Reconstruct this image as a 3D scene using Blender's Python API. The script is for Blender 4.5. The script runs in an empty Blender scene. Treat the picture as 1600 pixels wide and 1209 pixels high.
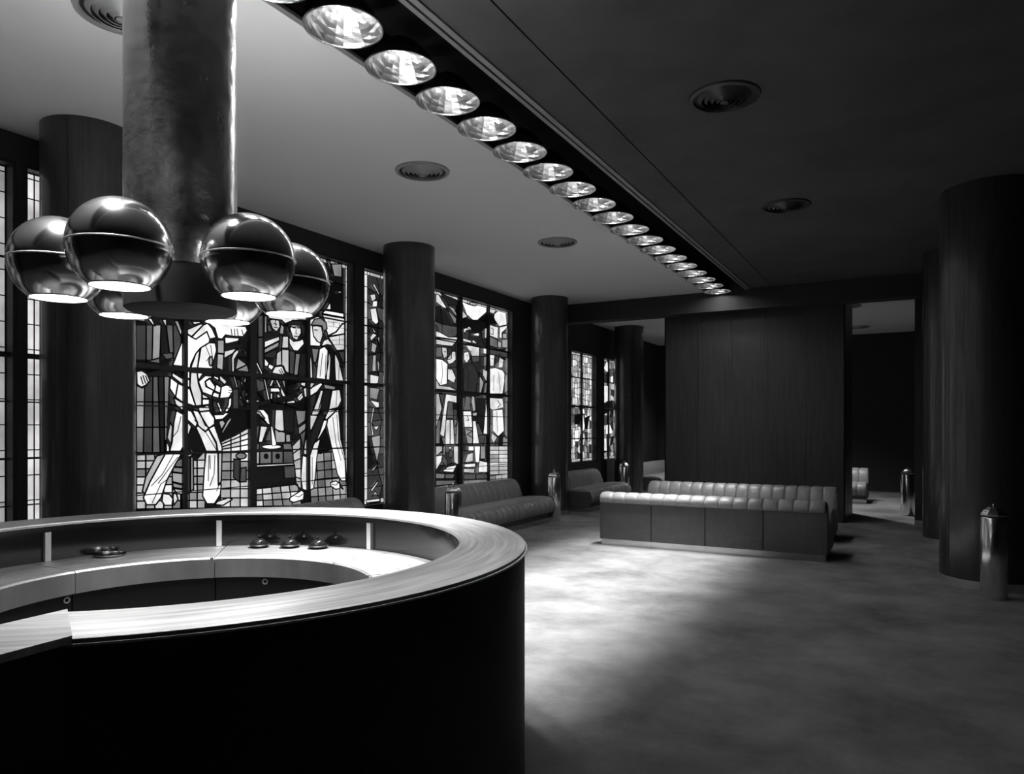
import bpy, bmesh, math, random
from mathutils import Vector
random.seed(7)
PI = math.pi
# ------------------------------------------------------------------ camera, world, exposure
F, HY, TH, H = 1140.0, 671.0, math.atan(626/1140.0), 1.55      # focal px, horizon row, yaw, eye height
CT, ST = math.cos(TH), math.sin(TH)
col = bpy.context.scene.collection
cd = bpy.data.cameras.new('camera'); cam = bpy.data.objects.new('camera', cd); col.objects.link(cam)
cd.sensor_width = 36; cd.lens = F/1600*36; cd.shift_y = (HY-604.5)/1600; cd.clip_start = .05
cam.location = (0, 0, H); cam.rotation_euler = (PI/2, 0, TH)
sc = bpy.context.scene; sc.camera = cam
vs = sc.view_settings
vs.view_transform = 'Standard'; vs.look = 'None'; vs.gamma = 1; vs.use_curve_mapping = False; vs.exposure = 0.0
w = bpy.data.worlds.new('world'); sc.world = w; w.use_nodes = True
w.node_tree.nodes['Background'].inputs[0].default_value = (.5, .5, .5, 1)
w.node_tree.nodes['Background'].inputs[1].default_value = .05
LAMP_W, LAMP_P, GLOBE_E, UP_W, REAR_W = 620, 3.8, 17, 12.5, 260       # strip lamp spot watts, globe diffuser strength, added rear hall lights
WIN_E = 1.3                                # daylight level behind the stained glass

# ------------------------------------------------------------------ measuring helpers (metres from the survey of the room)
def floor_pt(px, py, z=0.0):
    zc = F*(H-z)/(py-HY); xc = (px-800)/F*zc
    return xc*CT - zc*ST, xc*ST + zc*CT
GX = -6.5                                   # plane of the window glass
def glass_pt(px, py):
    t = (px-800)/F; zc = GX/(t*CT-ST)
    return zc*(t*ST+CT), H+(HY-py)/F*zc
CEIL = H+2.42
# ------------------------------------------------------------------ materials
def mat(name, base=.5, rough=.6, metal=0, noise=None, bump=None, spec=.5, coat=0, c2=None):
    m = bpy.data.materials.new(name); m.use_nodes = True
    nt = m.node_tree; b = nt.nodes['Principled BSDF']
    b.inputs['Base Color'].default_value = (base, base, base, 1)
    b.inputs['Roughness'].default_value = rough; b.inputs['Metallic'].default_value = metal
    b.inputs['Specular IOR Level'].default_value = spec; b.inputs['Coat Weight'].default_value = coat; b.inputs['Coat Roughness'].default_value = .14
    if noise or bump:
        tc = nt.nodes.new('ShaderNodeTexCoord'); mp = nt.nodes.new('ShaderNodeMapping')
        nt.links.new(tc.outputs['Object'], mp.inputs['Vector'])
    if noise:
        scale, sx, lo, hi, detail = noise
        mp.inputs['Scale'].default_value = sx
        n = nt.nodes.new('ShaderNodeTexNoise'); n.inputs['Scale'].default_value = scale; n.inputs['Detail'].default_value = detail
        n.inputs['Roughness'].default_value = .65; n.inputs['Distortion'].default_value = .12 if name == 'carpet' else 0
        nt.links.new(mp.outputs['Vector'], n.inputs['Vector'])
        r = nt.nodes.new('ShaderNodeValToRGB')
        r.color_ramp.elements[0].position = .32; r.color_ramp.elements[1].position = .68
        r.color_ramp.elements[0].color = (lo, lo, lo, 1); r.color_ramp.elements[1].color = (hi, hi, hi, 1)
        nt.links.new(n.outputs['Fac'], r.inputs['Fac']); nt.links.new(r.outputs['Color'], b.inputs['Base Color'])
        if metal:
            mr = nt.nodes.new('ShaderNodeMapRange'); mr.inputs['To Min'].default_value = rough-.1; mr.inputs['To Max'].default_value = rough+.12
            nt.links.new(n.outputs['Fac'], mr.inputs['Value']); nt.links.new(mr.outputs['Result'], b.inputs['Roughness'])
    if bump:
        bs, bd = bump
        n2 = nt.nodes.new('ShaderNodeTexNoise'); n2.inputs['Scale'].default_value = bs; n2.inputs['Detail'].default_value = 4
        nt.links.new(tc.outputs['Object'], n2.inputs['Vector'])
        bp = nt.nodes.new('ShaderNodeBump'); bp.inputs['Strength'].default_value = bd; bp.inputs['Distance'].default_value = .01
        nt.links.new(n2.outputs['Fac'], bp.inputs['Height']); nt.links.new(bp.outputs['Normal'], b.inputs['Normal'])
    return m
def emit(name, strength, base=.8):
    m = mat(name, base, .5); b = m.node_tree.nodes['Principled BSDF']
    b.inputs['Emission Color'].default_value = (1, 1, 1, 1); b.inputs['Emission Strength'].default_value = strength
    return m
M = {
 'uplens': emit('uplight_lens', 25),
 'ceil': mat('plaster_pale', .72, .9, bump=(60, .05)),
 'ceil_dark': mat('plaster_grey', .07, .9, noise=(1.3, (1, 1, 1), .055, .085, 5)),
 'black': mat('black_paint', .012, .7),
 'trim': mat('trim_metal', .35, .45, .6),
 'wood': mat('dark_veneer', .03, .4, noise=(6, (9, 9, .35), .018, .045, 6), coat=.7),
 'wood_core': mat('dark_panelling', .03, .5, noise=(5, (7, 7, .3), .018, .04, 6)),
 'wall': mat('dark_wall', .03, .75),
 'carpet': mat('carpet', .2, 1, noise=(1.25, (1, 1, 1), .13, .33, 10), bump=(220, .6), spec=.1),
 'steel': mat('brushed_steel', .78, .48, 1),
 'bar_black': mat('black_laminate', .022, .6),
 'bar_glass': mat('dark_backing_panel', .008, .14),
 'chrome': mat('polished_chrome', .85, .16, 1),
 'duct': mat('polished_duct', .6, .24, 1, noise=(7, (1, 1, .5), .48, .7, 8), bump=(16, .45)),
 'hub': mat('dark_hub', .02, .5, 0),
 'leather': mat('leather', .26, .38, noise=(9, (1, 1, 1), .22, .29, 5), bump=(140, .15)),
 'panel': mat('sofa_back_leather', .075, .5, noise=(12, (1, 1, 1), .06, .09, 5)),
 'plinth_dark': mat('sofa_plinth_steel', .5, .16, 1),
 'plinth': mat('plinth_steel', .75, .38, 1),
 'bin': mat('bin_steel', .85, .2, 1),
 'reflector': mat('faceted_reflector', .95, .26, 1),
 'bulb': emit('lamp_bulb', 60),
 'diffuser': emit('globe_diffuser', GLOBE_E),
 'lead': mat('lead_came', .02, .6),
 'frame': mat('window_frame_metal', .025, .55),
 'glassware': mat('smoked_glass', .015, .08),
 'plate': mat('pale_plate', .5, .5),
 'vent_dark': mat('vent_dark_metal', .045, .4, .2),
 'white': mat('white_enamel', .85, .4),
 'vent': mat('vent_metal', .32, .5, .2),
}
def glass_mat():
    m = bpy.data.materials.new('stained_glass'); m.use_nodes = True
    nt = m.node_tree; b = nt.nodes['Principled BSDF']
    b.inputs['Base Color'].default_value = (.02, .02, .02, 1); b.inputs['Roughness'].default_value = .3
    oi = nt.nodes.new('ShaderNodeObjectInfo'); tc = nt.nodes.new('ShaderNodeTexCoord')
    n = nt.nodes.new('ShaderNodeTexNoise'); n.inputs['Scale'].default_value = 4.5; n.inputs['Detail'].default_value = 4
    nt.links.new(tc.outputs['Object'], n.inputs['Vector'])
    mr = nt.nodes.new('ShaderNodeMapRange'); mr.inputs['From Min'].default_value = .3; mr.inputs['From Max'].default_value = .7
    mr.inputs['To Min'].default_value = .62; mr.inputs['To Max'].default_value = 1.12
    nt.links.new(n.outputs['Fac'], mr.inputs['Value'])
    mx = nt.nodes.new('ShaderNodeMix'); mx.data_type = 'RGBA'; mx.blend_type = 'MULTIPLY'; mx.inputs[0].default_value = 1
    nt.links.new(oi.outputs['Color'], mx.inputs[6]); nt.links.new(mr.outputs['Result'], mx.inputs[7])
    nt.links.new(mx.outputs[2], b.inputs['Emission Color']); b.inputs['Emission Strength'].default_value = WIN_E
    return m
M['glass'] = glass_mat()
def ring_brush(m, lo, hi):                   # concentric brushing around the object's own axis
    nt = m.node_tree; b = nt.nodes['Principled BSDF']; N = nt.nodes.new; L = nt.links.new
    tc = N('ShaderNodeTexCoord'); sp = N('ShaderNodeSeparateXYZ'); L(tc.outputs['Object'], sp.inputs[0])
    at = N('ShaderNodeMath'); at.operation = 'ARCTAN2'; L(sp.outputs['Y'], at.inputs[0]); L(sp.outputs['X'], at.inputs[1])
    ln = N('ShaderNodeVectorMath'); ln.operation = 'LENGTH'; cb0 = N('ShaderNodeCombineXYZ'); L(sp.outputs['X'], cb0.inputs[0]); L(sp.outputs['Y'], cb0.inputs[1]); L(cb0.outputs[0], ln.inputs[0])
    m1 = N('ShaderNodeMath'); m1.operation = 'MULTIPLY'; m1.inputs[1].default_value = 26; L(ln.outputs['Value'], m1.inputs[0])
    m2 = N('ShaderNodeMath'); m2.operation = 'MULTIPLY'; m2.inputs[1].default_value = 2.2; L(at.outputs[0], m2.inputs[0])
    cb = N('ShaderNodeCombineXYZ'); L(m1.outputs[0], cb.inputs[0]); L(m2.outputs[0], cb.inputs[1]); L(sp.outputs['Z'], cb.inputs[2])
    n = N('ShaderNodeTexNoise'); n.inputs['Scale'].default_value = 1.6; n.inputs['Detail'].default_value = 6; L(cb.outputs[0], n.inputs['Vector'])
    r = N('ShaderNodeMapRange'); r.inputs['From Min'].default_value = .3; r.inputs['From Max'].default_value = .7; r.inputs['To Min'].default_value = lo; r.inputs['To Max'].default_value = hi
    L(n.outputs['Fac'], r.inputs['Value']); L(r.outputs['Result'], b.inputs['Base Color'])
ring_brush(M['steel'], .55, .92)

# ------------------------------------------------------------------ mesh helpers
class MB:
    def __init__(s): s.v = []; s.f = []
    def add(s, v, f):
        o = len(s.v); s.v += [tuple(p) for p in v]; s.f += [tuple(i+o for i in q) for q in f]; return s
    def box(s, x0, x1, y0, y1, z0, z1):
        return s.add([(x, y, z) for z in (z0, z1) for y in (y0, y1) for x in (x0, x1)],
                     [(0, 2, 3, 1), (4, 5, 7, 6), (0, 1, 5, 4), (2, 6, 7, 3), (0, 4, 6, 2), (1, 3, 7, 5)])
    def lathe(s, prof, n=48, c=(0, 0, 0), a0=0.0, a1=2*PI, closed_prof=False):
        full = abs(a1-a0-2*PI) < 1e-6; k = n if full else n+1; p = len(prof); o = []
        for i in range(k):
            a = a0+(a1-a0)*i/n
            for r, z in prof: o.append((c[0]+r*math.cos(a), c[1]+r*math.sin(a), c[2]+z))
        f = []; pp = p if closed_prof else p-1
        for i in range(n):
            j = (i+1) % k
            for q in range(pp):
                q2 = (q+1) % p
                f.append((i*p+q, j*p+q, j*p+q2, i*p+q2))
        if closed_prof and not full:
            f.append(tuple(range(p))); f.append(tuple(reversed([n*p+q for q in range(p)])))
        return s.add(o, f)
    def prism(s, pts, x0, x1):               # polygon in (y,z), extruded in x
        n = len(pts)
        return s.add([(x0, y, z) for y, z in pts]+[(x1, y, z) for y, z in pts],
                     [tuple(range(n)), tuple(reversed(range(n, 2*n)))]+[(i, n+i, n+(i+1) % n, (i+1) % n) for i in range(n)])
    def torus(s, R, r, n=28, m=8, c=(0, 0, 0)):
        return s.lathe([(R+r*math.cos(2*PI*i/m), r*math.sin(2*PI*i/m)) for i in range(m)], n, c, closed_prof=True)
    def tube(s, p, q, r, n=10):
        p, q = Vector(p), Vector(q); d = (q-p).normalized()
        u = d.orthogonal().normalized(); v = d.cross(u); o = []
        for e in (p, q):
            for i in range(n): o.append(e+r*(math.cos(2*PI*i/n)*u+math.sin(2*PI*i/n)*v))
        return s.add(o, [tuple(reversed(range(n))), tuple(range(n, 2*n))]+[(i, (i+1) % n, n+(i+1) % n, n+i) for i in range(n)])
    def mesh(s, name, m, smooth=None):
        me = bpy.data.meshes.new(name); me.from_pydata(s.v, [], s.f); me.update()
        bm = bmesh.new(); bm.from_mesh(me); bmesh.ops.recalc_face_normals(bm, faces=bm.faces); bm.to_mesh(me); bm.free()
        me.materials.append(M[m])
        if smooth:
            me.polygons.foreach_set('use_smooth', [True]*len(me.polygons)); me.set_sharp_from_angle(angle=math.radians(smooth))
        return me
    def build(s, name, m, parent=None, smooth=None):
        return put(name, s.mesh(name, m, smooth), parent)
def put(name, me, parent=None, loc=None, rz=None):
    o = bpy.data.objects.new(name, me); col.objects.link(o); o.parent = parent
    if loc is not None: o.location = loc
    if rz is not None: o.rotation_euler.z = rz
    return o
def empty(name, loc=(0, 0, 0), rz=0, parent=None):
    o = bpy.data.objects.new(name, None); col.objects.link(o); o.location = loc; o.rotation_euler.z = rz; o.parent = parent
    o.empty_display_size = .1; return o
def tag(o, label=None, cat=None, group=None, kind=None):
    for k, v in (('label', label), ('category', cat), ('group', group), ('kind', kind)):
        if v: o[k] = v
    return o
def copy_tree(o, parent=None):
    c = o.copy(); col.objects.link(c); c.parent = parent
    for ch in list(o.children): copy_tree(ch, c)
    return c
def struct(o, label, cat): return tag(o, label, cat, kind='structure')
def spot(parent, loc, watts, angle, blend, size, name='lamp_light'):
    l = bpy.data.lights.new(name, 'SPOT'); l.energy = watts; l.spot_size = math.radians(angle); l.spot_blend = blend; l.shadow_soft_size = size
    o = bpy.data.objects.new(name, l); col.objects.link(o); o.parent = parent; o.location = loc; return o

# ------------------------------------------------------------------ room shell
XW, XR, YB, YF = -6.42, 5.0, -3.0, 20.5
BY0, BY1, BZ = 12.92, 13.25, H+2.07
SX0, SX1 = -3.16, -2.51                     # lamp channel
struct(MB().box(-6.8, XR+.2, YB-.2, YF+.2, -.12, 0).build('floor', 'carpet'), 'mottled grey carpet covering the whole hall floor', 'carpet floor')
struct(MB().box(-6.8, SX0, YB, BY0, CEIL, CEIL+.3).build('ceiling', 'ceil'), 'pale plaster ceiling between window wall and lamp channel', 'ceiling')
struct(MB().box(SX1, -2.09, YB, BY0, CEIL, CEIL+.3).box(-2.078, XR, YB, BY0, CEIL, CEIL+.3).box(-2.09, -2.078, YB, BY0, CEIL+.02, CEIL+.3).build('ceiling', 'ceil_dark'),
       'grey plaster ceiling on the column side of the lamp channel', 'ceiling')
struct(MB().box(SX0, SX1, YB, BY0, CEIL+.29, CEIL+.33).box(SX0-.004, SX0+.004, YB, BY0, CEIL+.004, CEIL+.29).box(SX1-.004, SX1+.004, YB, BY0, CEIL+.004, CEIL+.29).build('ceiling', 'black'),
       'black recessed channel in the ceiling that holds the lamp row', 'ceiling channel')
struct(MB().box(-6.8, XR, BY1, YF, CEIL, CEIL+.3).build('ceiling', 'ceil'), 'pale ceiling of the rear hall beyond the cross beam', 'ceiling')
struct(MB().box(XW, XR, BY0, BY1, BZ, CEIL+.33).build('trim_1', 'wall'), 'dark cross beam closing the end of the lamp channel', 'beam')
struct(MB().box(SX0-.03, SX0+.012, YB, BY0, CEIL-.018, CEIL+.004).build('trim_2', 'trim'), 'thin pale metal trim along the lamp side of the channel', 'trim')
t3 = struct(MB().box(SX1-.012, SX1+.022, YB, BY0, CEIL-.02, CEIL+.004).build('trim_3', 'trim'), 'double metal trim along the empty side of the lamp channel', 'trim')
MB().box(SX1+.034, SX1+.075, YB, BY0, CEIL-.014, CEIL+.004).build('trim_strip', 'trim', t3)
struct(MB().box(XR, XR+.2, YB, YF, 0, CEIL).build('wall_right', 'wall'), 'dark side wall behind the columns', 'wall')
struct(MB().box(-6.8, XR, YF, YF+.2, 0, CEIL).build('wall_far', 'wall'), 'dark end wall of the rear hall', 'wall')
struct(MB().box(-6.8, XR, YB-.2, YB, 0, CEIL).build('wall_back', 'wall'), 'dark wall behind the round bar', 'wall')
# windows: openings (y0,y1,z0,z1)
WIN = [(-.8, 3.28, .50, 3.74), (3.345, 7.41, .50, 3.74), (7.585, 11.75, .50, 3.74), (14.34, 15.8, .81, 3.28), (16.25, 17.7, .81, 3.28)]
wl = MB(); xa, xb = -6.8, XW
ys = YB
for (y0, y1, z0, z1) in WIN:
    wl.box(xa, xb, ys, y0, 0, CEIL); wl.box(xa, xb, y0, y1, 0, z0); wl.box(xa, xb, y0, y1, z1, CEIL); ys = y1
wl.box(xa, xb, ys, YF, 0, CEIL)
struct(wl.build('wall_left', 'wall'), 'dark wall pierced by the tall stained glass windows', 'wall')
# panelled core and pier under the beam
cx0, cx1 = -4.04, -.98
core = struct(MB().box(cx0+.02, cx1-.02, 13.27, 14.9, 0, CEIL).build('wall_core', 'black'), 'dark wood panelled block behind the long sofas', 'wall')
wpan = (cx1-cx0)/5
for i in range(5):
    MB().box(cx0+i*wpan+.002, cx0+(i+1)*wpan-.002, 13.252, 13.275, 0.0, BZ).build('panel', 'wood_core', core)
MB().box(cx1-.02, cx1, 13.252, 14.9, 0, CEIL).build('side_panel', 'wood_core', core)
MB().box(cx0, cx0+.02, 13.252, 14.9, 0, CEIL).build('side_panel', 'wood_core', core)
pier = struct(MB().box(.03, 1.1, 13.252, 13.6, .11, CEIL).build('wall_pier', 'wall'), 'narrow dark wall pier beside the column past the beam', 'wall')
MB().box(.028, 1.1, 13.25, 13.6, 0, .11).build('skirting', 'plinth', pier)
tag(MB().box(.10, .23, YF-.03, YF, 2.34, 2.64).build('wall_plate', 'plate'), 'small pale upright plate on the dark end wall', 'wall plate')

# ------------------------------------------------------------------ columns
def column(x, y, r, ztop, label):
    t = empty('column', (x, y, 0)); tag(t, label, 'column', 'round veneered columns')
    MB().lathe([(r+.003, 0), (r+.003, .08), (r-.01, .083)], 64).build('base_ring', 'plinth', t, 60)
    n = 4
    for k in range(n):
        a0 = 2*PI*k/n+.6+.006; a1 = 2*PI*(k+1)/n+.6-.006
        MB().lathe([(r, .08), (r, ztop), (r-.02, ztop), (r-.02, .08)], 20, a0=a0, a1=a1, closed_prof=True).build('veneer_panel', 'wood', t, 50)
    MB().lathe([(0, .08), (r-.022, .08), (r-.022, ztop)], 48).build('core', 'black', t, 50)
    return t
column(-5.88, 3.55, .34, CEIL, 'dark veneered column standing behind the globe chandelier')
column(-5.88, 7.86, .34, CEIL, 'dark veneered column between the two largest stained glass windows')
column(-5.88, 12.15, .34, CEIL, 'dark veneered column beside the cross beam at the window wall')
column(-5.88, 16.45, .34, CEIL, 'dark veneered column in the rear hall between two windows')
column(.69, 8.77, .45, CEIL, 'wide veneered column with bright base ring behind the ash bin')
column(.47, 11.59, .35, CEIL, 'dark column half hidden behind the wide veneered column')

# ------------------------------------------------------------------ strip lamps
LX, LY, LP, LZ = -2.93, 3.28, .549, H+2.36
def strip_lamp():
    t = empty('ceiling_lamp', (LX, LY, LZ))
    tag(t, 'round open reflector lamp in the row along the black ceiling channel', 'ceiling lamp', 'reflector lamps of the ceiling row')
    R = .225; pr = []
    for i in range(11):
        a = i/10; pr.append((R*math.sqrt(max(1-a, .04)), .19*a))
    rb = MB().lathe(pr, 22)
    rb.v = [(x*(1+random.uniform(-.035, .035)*(z > .01)), y*(1+random.uniform(-.035, .035)*(z > .01)), z+random.uniform(-.004, .004)*(z > .01)) for x, y, z in rb.v]
    rb.build('reflector', 'reflector', t)
    MB().lathe([(r+.008, z) for r, z in pr]+[(0, .2)], 32).build('shell', 'black', t, 40)
    MB().torus(R+.003, .006, 40, 8).build('rim', 'chrome', t, 60)
    MB().lathe([(0, .085), (.022, .092), (.034, .115), (.03, .145), (.018, .165), (.018, .19)], 16).build('bulb', 'bulb', t, 60)
    spot(t, (0, 0, .02), LAMP_W, 46, 1, .10)
    pl = bpy.data.lights.new('bulb_light', 'POINT'); pl.energy = LAMP_P; pl.shadow_soft_size = .02
    po = bpy.data.objects.new('bulb_light', pl); col.objects.link(po); po.parent = t; po.location = (0, 0, .06)
    return t
lamp = strip_lamp()
for k in [-3, -1]+list(range(1, 18)):  # first one is an unseen lamp added to light the bar front
    o = copy_tree(lamp); o.location = (LX, LY+k*LP, LZ)
    if k > 9:                                # the far circuit burns lower
        for c in o.children:
            if c.type == 'LIGHT' and c.data.type == 'SPOT': c.data = c.data.copy(); c.data.energy *= .85 if k < 13 else .22

# ------------------------------------------------------------------ ceiling air diffusers
def diffuser(m, label, group):
    t = empty('air_diffuser'); tag(t, label, 'ceiling vent', group)
    MB().lathe([(.255, 0), (.25, -.014), (.22, -.02), (.215, -.004)], 48).build('flange', m, t, 40)
    for i, r in enumerate((.19, .15, .11, .07)):
        MB().lathe([(r, -.004-.004*i), (r-.028, -.03-.006*i), (r-.030, -.028-.006*i), (r-.004, 0-.004*i)], 40, closed_prof=True).build('ring', m, t, 40)
    MB().lathe([(0, -.001), (.216, -.001)], 40).build('backing', 'black', t)
    MB().lathe([(0, -.052), (.03, -.048), (.03, -.002)], 24).build('hub', m, t, 40)
    return t
d1 = diffuser('vent', 'round louvred air diffuser in the pale ceiling near the windows', 'diffusers in the pale ceiling')
for i, y in enumerate((2.62, 5.58, 8.54)):
    o = d1 if i == 0 else copy_tree(d1); o.location = (-4.02, y, CEIL)
    o['label'] = ('round louvred air diffuser in the pale ceiling beside the chandelier cylinder', 'round air diffuser in the pale ceiling midway between chandelier and crowd window', 'round air diffuser in the pale ceiling in front of the crowd window')[i]
def dark_me(me):
    m2 = me.copy()
    if m2.materials[0] == M['vent']: m2.materials[0] = M['vent_dark']
    return m2
d2 = copy_tree(d1); [setattr(c, 'data', dark_me(c.data)) for c in d2.children]; tag(d2, 'round louvred air diffuser in the grey ceiling on the column side', group='diffusers in the grey ceiling'); d2.location = (-1.2, 5.39, CEIL)
o = copy_tree(d2); o.location = (-1.2, 8.33, CEIL)
d3 = copy_tree(d1); tag(d3, 'round air diffuser in the rear hall ceiling beyond the beam', group='diffusers in the rear ceiling'); d3.location = (-1.12, 15.7, CEIL)
o = copy_tree(d3); o.location = (-1.12, 19.0, CEIL)

# ------------------------------------------------------------------ round bar
BX, BYc = -1.508*CT-3.33*ST, -1.508*ST+3.33*CT
CTZ, RO, RI = 1.03, 1.57, 1.265
def az(px, R):                               # bearing from the bar centre of the far point of circle R seen at column px
    t = (px-800)/F; d = Vector((t*CT-ST, t*ST+CT)).normalized(); c = Vector((BX, BYc))
    b = d.dot(c); q = b+math.sqrt(max(b*b-c.dot(c)+R*R, 0)); p = d*q
    return math.atan2(p.y-BYc, p.x-BX)
def cam2w(xc, zc): return Vector((xc*CT-zc*ST, xc*ST+zc*CT))
pi_ = cam2w(-1.27, 2.084)-Vector((BX, BYc)); A0 = math.atan2(pi_.y, pi_.x)     # where the ring counter meets the wing
A1 = A0+2*PI-math.radians(62)
bar = empty('round_bar', (BX, BYc, 0)); tag(bar, 'round bar with brushed steel counter and black front under the chandelier', 'bar counter')
def ring(r0, r1, z0, z1, a0, a1, name, m, parent=bar, n=96, bev=.012):
    prof = [(r0, z0), (r1-bev, z0), (r1, z0+bev), (r1, z1-bev), (r1-bev*.3, z1-bev*.3), (r1-bev, z1), (r0+bev, z1), (r0, z1-bev)]
    return MB().lathe(prof, n, a0=a0, a1=a1, closed_prof=True).build(name, m, parent, 40)
ring(RI, RO, CTZ-.016, CTZ, A0, A1, 'counter_top', 'steel', bev=.005)
ring(RO+.0005, RO+.008, CTZ-.019, CTZ-.012, A0, A1, 'edge_lip', 'steel', bev=.001)
ring(RI+.004, RI+.02, CTZ-.046, CTZ-.0165, A0, A1, 'inner_fascia', 'bar_glass', bev=.001)
ring(RO-.05, RO-.004, 0, CTZ-.0165, A0, A1, 'front_panel', 'bar_black', bev=.002)
ring(RI+.03, RI+.06, .82, CTZ-.046, A0, A1, 'back_panel', 'bar_glass', bev=.002)
for px in (72, 343, 580):
    a = az(px, RI+.03); ring(RI+.005, RI+.029, .822, CTZ-.047, a-.012, a+.012, 'divider', 'steel', n=4, bev=.002)
for px in (331, 576):
    a = az(px, .854); ring(.8505, .8535, .705, .8225, a-.011, a+.011, 'seam_strip', 'steel', n=4, bev=.001); ring(.8505, RI, .8202, .8225, a-.006, a+.006, 'seam_strip', 'steel', n=4, bev=.0004)
seams = sorted([az(118, .854), az(335, .854), az(520, .854)])
edges = [A0+.02]
for s in sorted([(x-A0) % (2*PI)+A0 for x in seams]): edges.append(s)
edges.append(A1-.02)
for i in range(len(edges)-1):
    ring(.86, RI+.028, .79, .82, edges[i]+.003, edges[i+1]-.003, 'work_top', 'steel', n=40, bev=.004)
    ring(.854, .872, .705, .815, edges[i]+.003, edges[i+1]-.003, 'apron', 'steel', n=40, bev=.003)
    cdoor = ring(.885, .90, .08, .70, edges[i]+.004, edges[i+1]-.004, 'cabinet_door', 'bar_black', n=40, bev=.002)
for px in (103, 415):
    a = az(px, .884); me = MB().torus(.0135, .004, 20, 6).mesh('ring_pull', 'white', 60)
    o = put('ring_pull', me, bar); r = .876
    o.location = (r*math.cos(a), r*math.sin(a), .675); o.rotation_euler = (PI/2, 0, a+PI/2)
# straight wing running off from the ring
wd = (cam2w(-1.346, 1.918)-cam2w(-1.27, 2.084)).normalized(); wa = math.atan2(wd.y, wd.x)
p0 = cam2w(-1.27, 2.084); p1 = cam2w(-1.094, 1.815)
wn = Vector((-wd.y, wd.x)); side = (p1-p0).dot(wn); L = 1.5
def wing(off0, off1, z0, z1, name, m, start=0.0):
    q = [p0+wd*start+wn*off0, p0+wd*L+wn*off0, p0+wd*L+wn*off1, p1+wd*(start)+wn*(off1-side)]
    q = [v-Vector((BX, BYc)) for v in q]
    return MB().add([(v.x, v.y, z) for z in (z0, z1) for v in q], [(0, 1, 2, 3), (7, 6, 5, 4), (0, 4, 5, 1), (1, 5, 6, 2), (2, 6, 7, 3), (3, 7, 4, 0)]).build(name, m, bar)
wing(0, side, CTZ-.012, CTZ+.008, 'counter_wing', 'steel')
wing(side*.02, side*.98, CTZ-.045, CTZ-.0125, 'wing_board', 'bar_black')
wing(side*.75, side*.93, 0, CTZ-.046, 'wing_panel', 'bar_black', .01)
# little things on the work top
for i, px in enumerate((405, 453, 497)):
    a = az(px, 1.2); t = empty('glass_dish', (BX+1.2*math.cos(a), BYc+1.2*math.sin(a), .8215))
    tag(t, 'small smoked glass dish with domed lid on the bar work top', 'dish', 'lidded dishes on the work top')
    MB().lathe([(0, 0), (.045, 0), (.06, .012), (.064, .022), (.058, .022), (.05, .014), (0, .01)], 24).build('saucer', 'glassware', t, 40)
    MB().lathe([(.048, .018), (.044, .035), (.026, .05), (.008, .055), (.007, .062), (.012, .068), (.008, .074), (0, .075)], 24).build('lid', 'glassware', t, 40)
a = az(171, 1.2)
tag(MB().lathe([(0, .004), (.07, .004), (.085, .014), (.088, .013), (.073, 0), (0, 0)], 32, (BX+1.2*math.cos(a), BYc+1.2*math.sin(a), .8215)).build('steel_tray', 'chrome', smooth=40),
    'shallow round steel tray on the bar work top', 'tray')

# ------------------------------------------------------------------ globe chandelier
ch = empty('globe_chandelier', (BX, BYc, CEIL)); tag(ch, 'chandelier of six chrome globes around a wide polished metal cylinder', 'chandelier')
zz = -CEIL
MB().lathe([(.238, 2.27+zz), (.238, CEIL+.28+zz)], 72).build('cylinder', 'duct', ch, 40)
MB().lathe([(0, 2.085+zz), (.225, 2.085+zz), (.237, 2.095+zz), (.237, 2.275+zz), (.2, 2.28+zz)], 72).build('cylinder_dark_reflection', 'black', ch, 40)  # foot of the cylinder, blackened to paint in its dark reflection
GR, GO, RR = .19, .11, .478
hg = math.sqrt(GR*GR-GO*GO); GZ = 2.11+hg
cd0 = Vector((-ST, CT)); base_az = math.atan2(cd0.y, cd0.x)+PI       # bearing towards the viewer side
for k in range(6):
    a = base_az+math.radians(-3)+k*PI/3
    gx, gy = RR*math.cos(a), RR*math.sin(a)
    pr = []
    e0 = -math.asin(hg/GR)
    for i in range(29):
        e = e0+(math.acos(.055/GR)-e0)*i/28; pr.append((max(GR*math.cos(e), .0001), GR*math.sin(e)))
    g = MB().lathe(pr, 56).build('globe', 'chrome', ch, 60); g.location = (gx, gy, GZ+zz)
    MB().torus(GR, .0035, 56, 8).build('seam_ring', 'steel', g, 60)
    MB().lathe([(0, -hg+.006), (GO-.002, -hg+.006)], 40).build('diffuser', 'diffuser', g)
    MB().lathe([(0, .176), (.056, .176)], 24).build('top_lens', 'uplens', g)
    o = spot(g, (0, 0, .20), UP_W, 158, 1, .05, 'uplight'); o.rotation_euler = (PI, 0, 0)
    MB().torus(GO, .003, 40, 8, (0, 0, -hg)).build('opening_rim', 'chrome', g, 60)
    MB().tube((.23*math.cos(a), .23*math.sin(a), GZ+.01+zz), ((RR-GR+.01)*math.cos(a), (RR-GR+.01)*math.sin(a), GZ+zz), .011).build('arm', 'steel', ch, 40)

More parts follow.
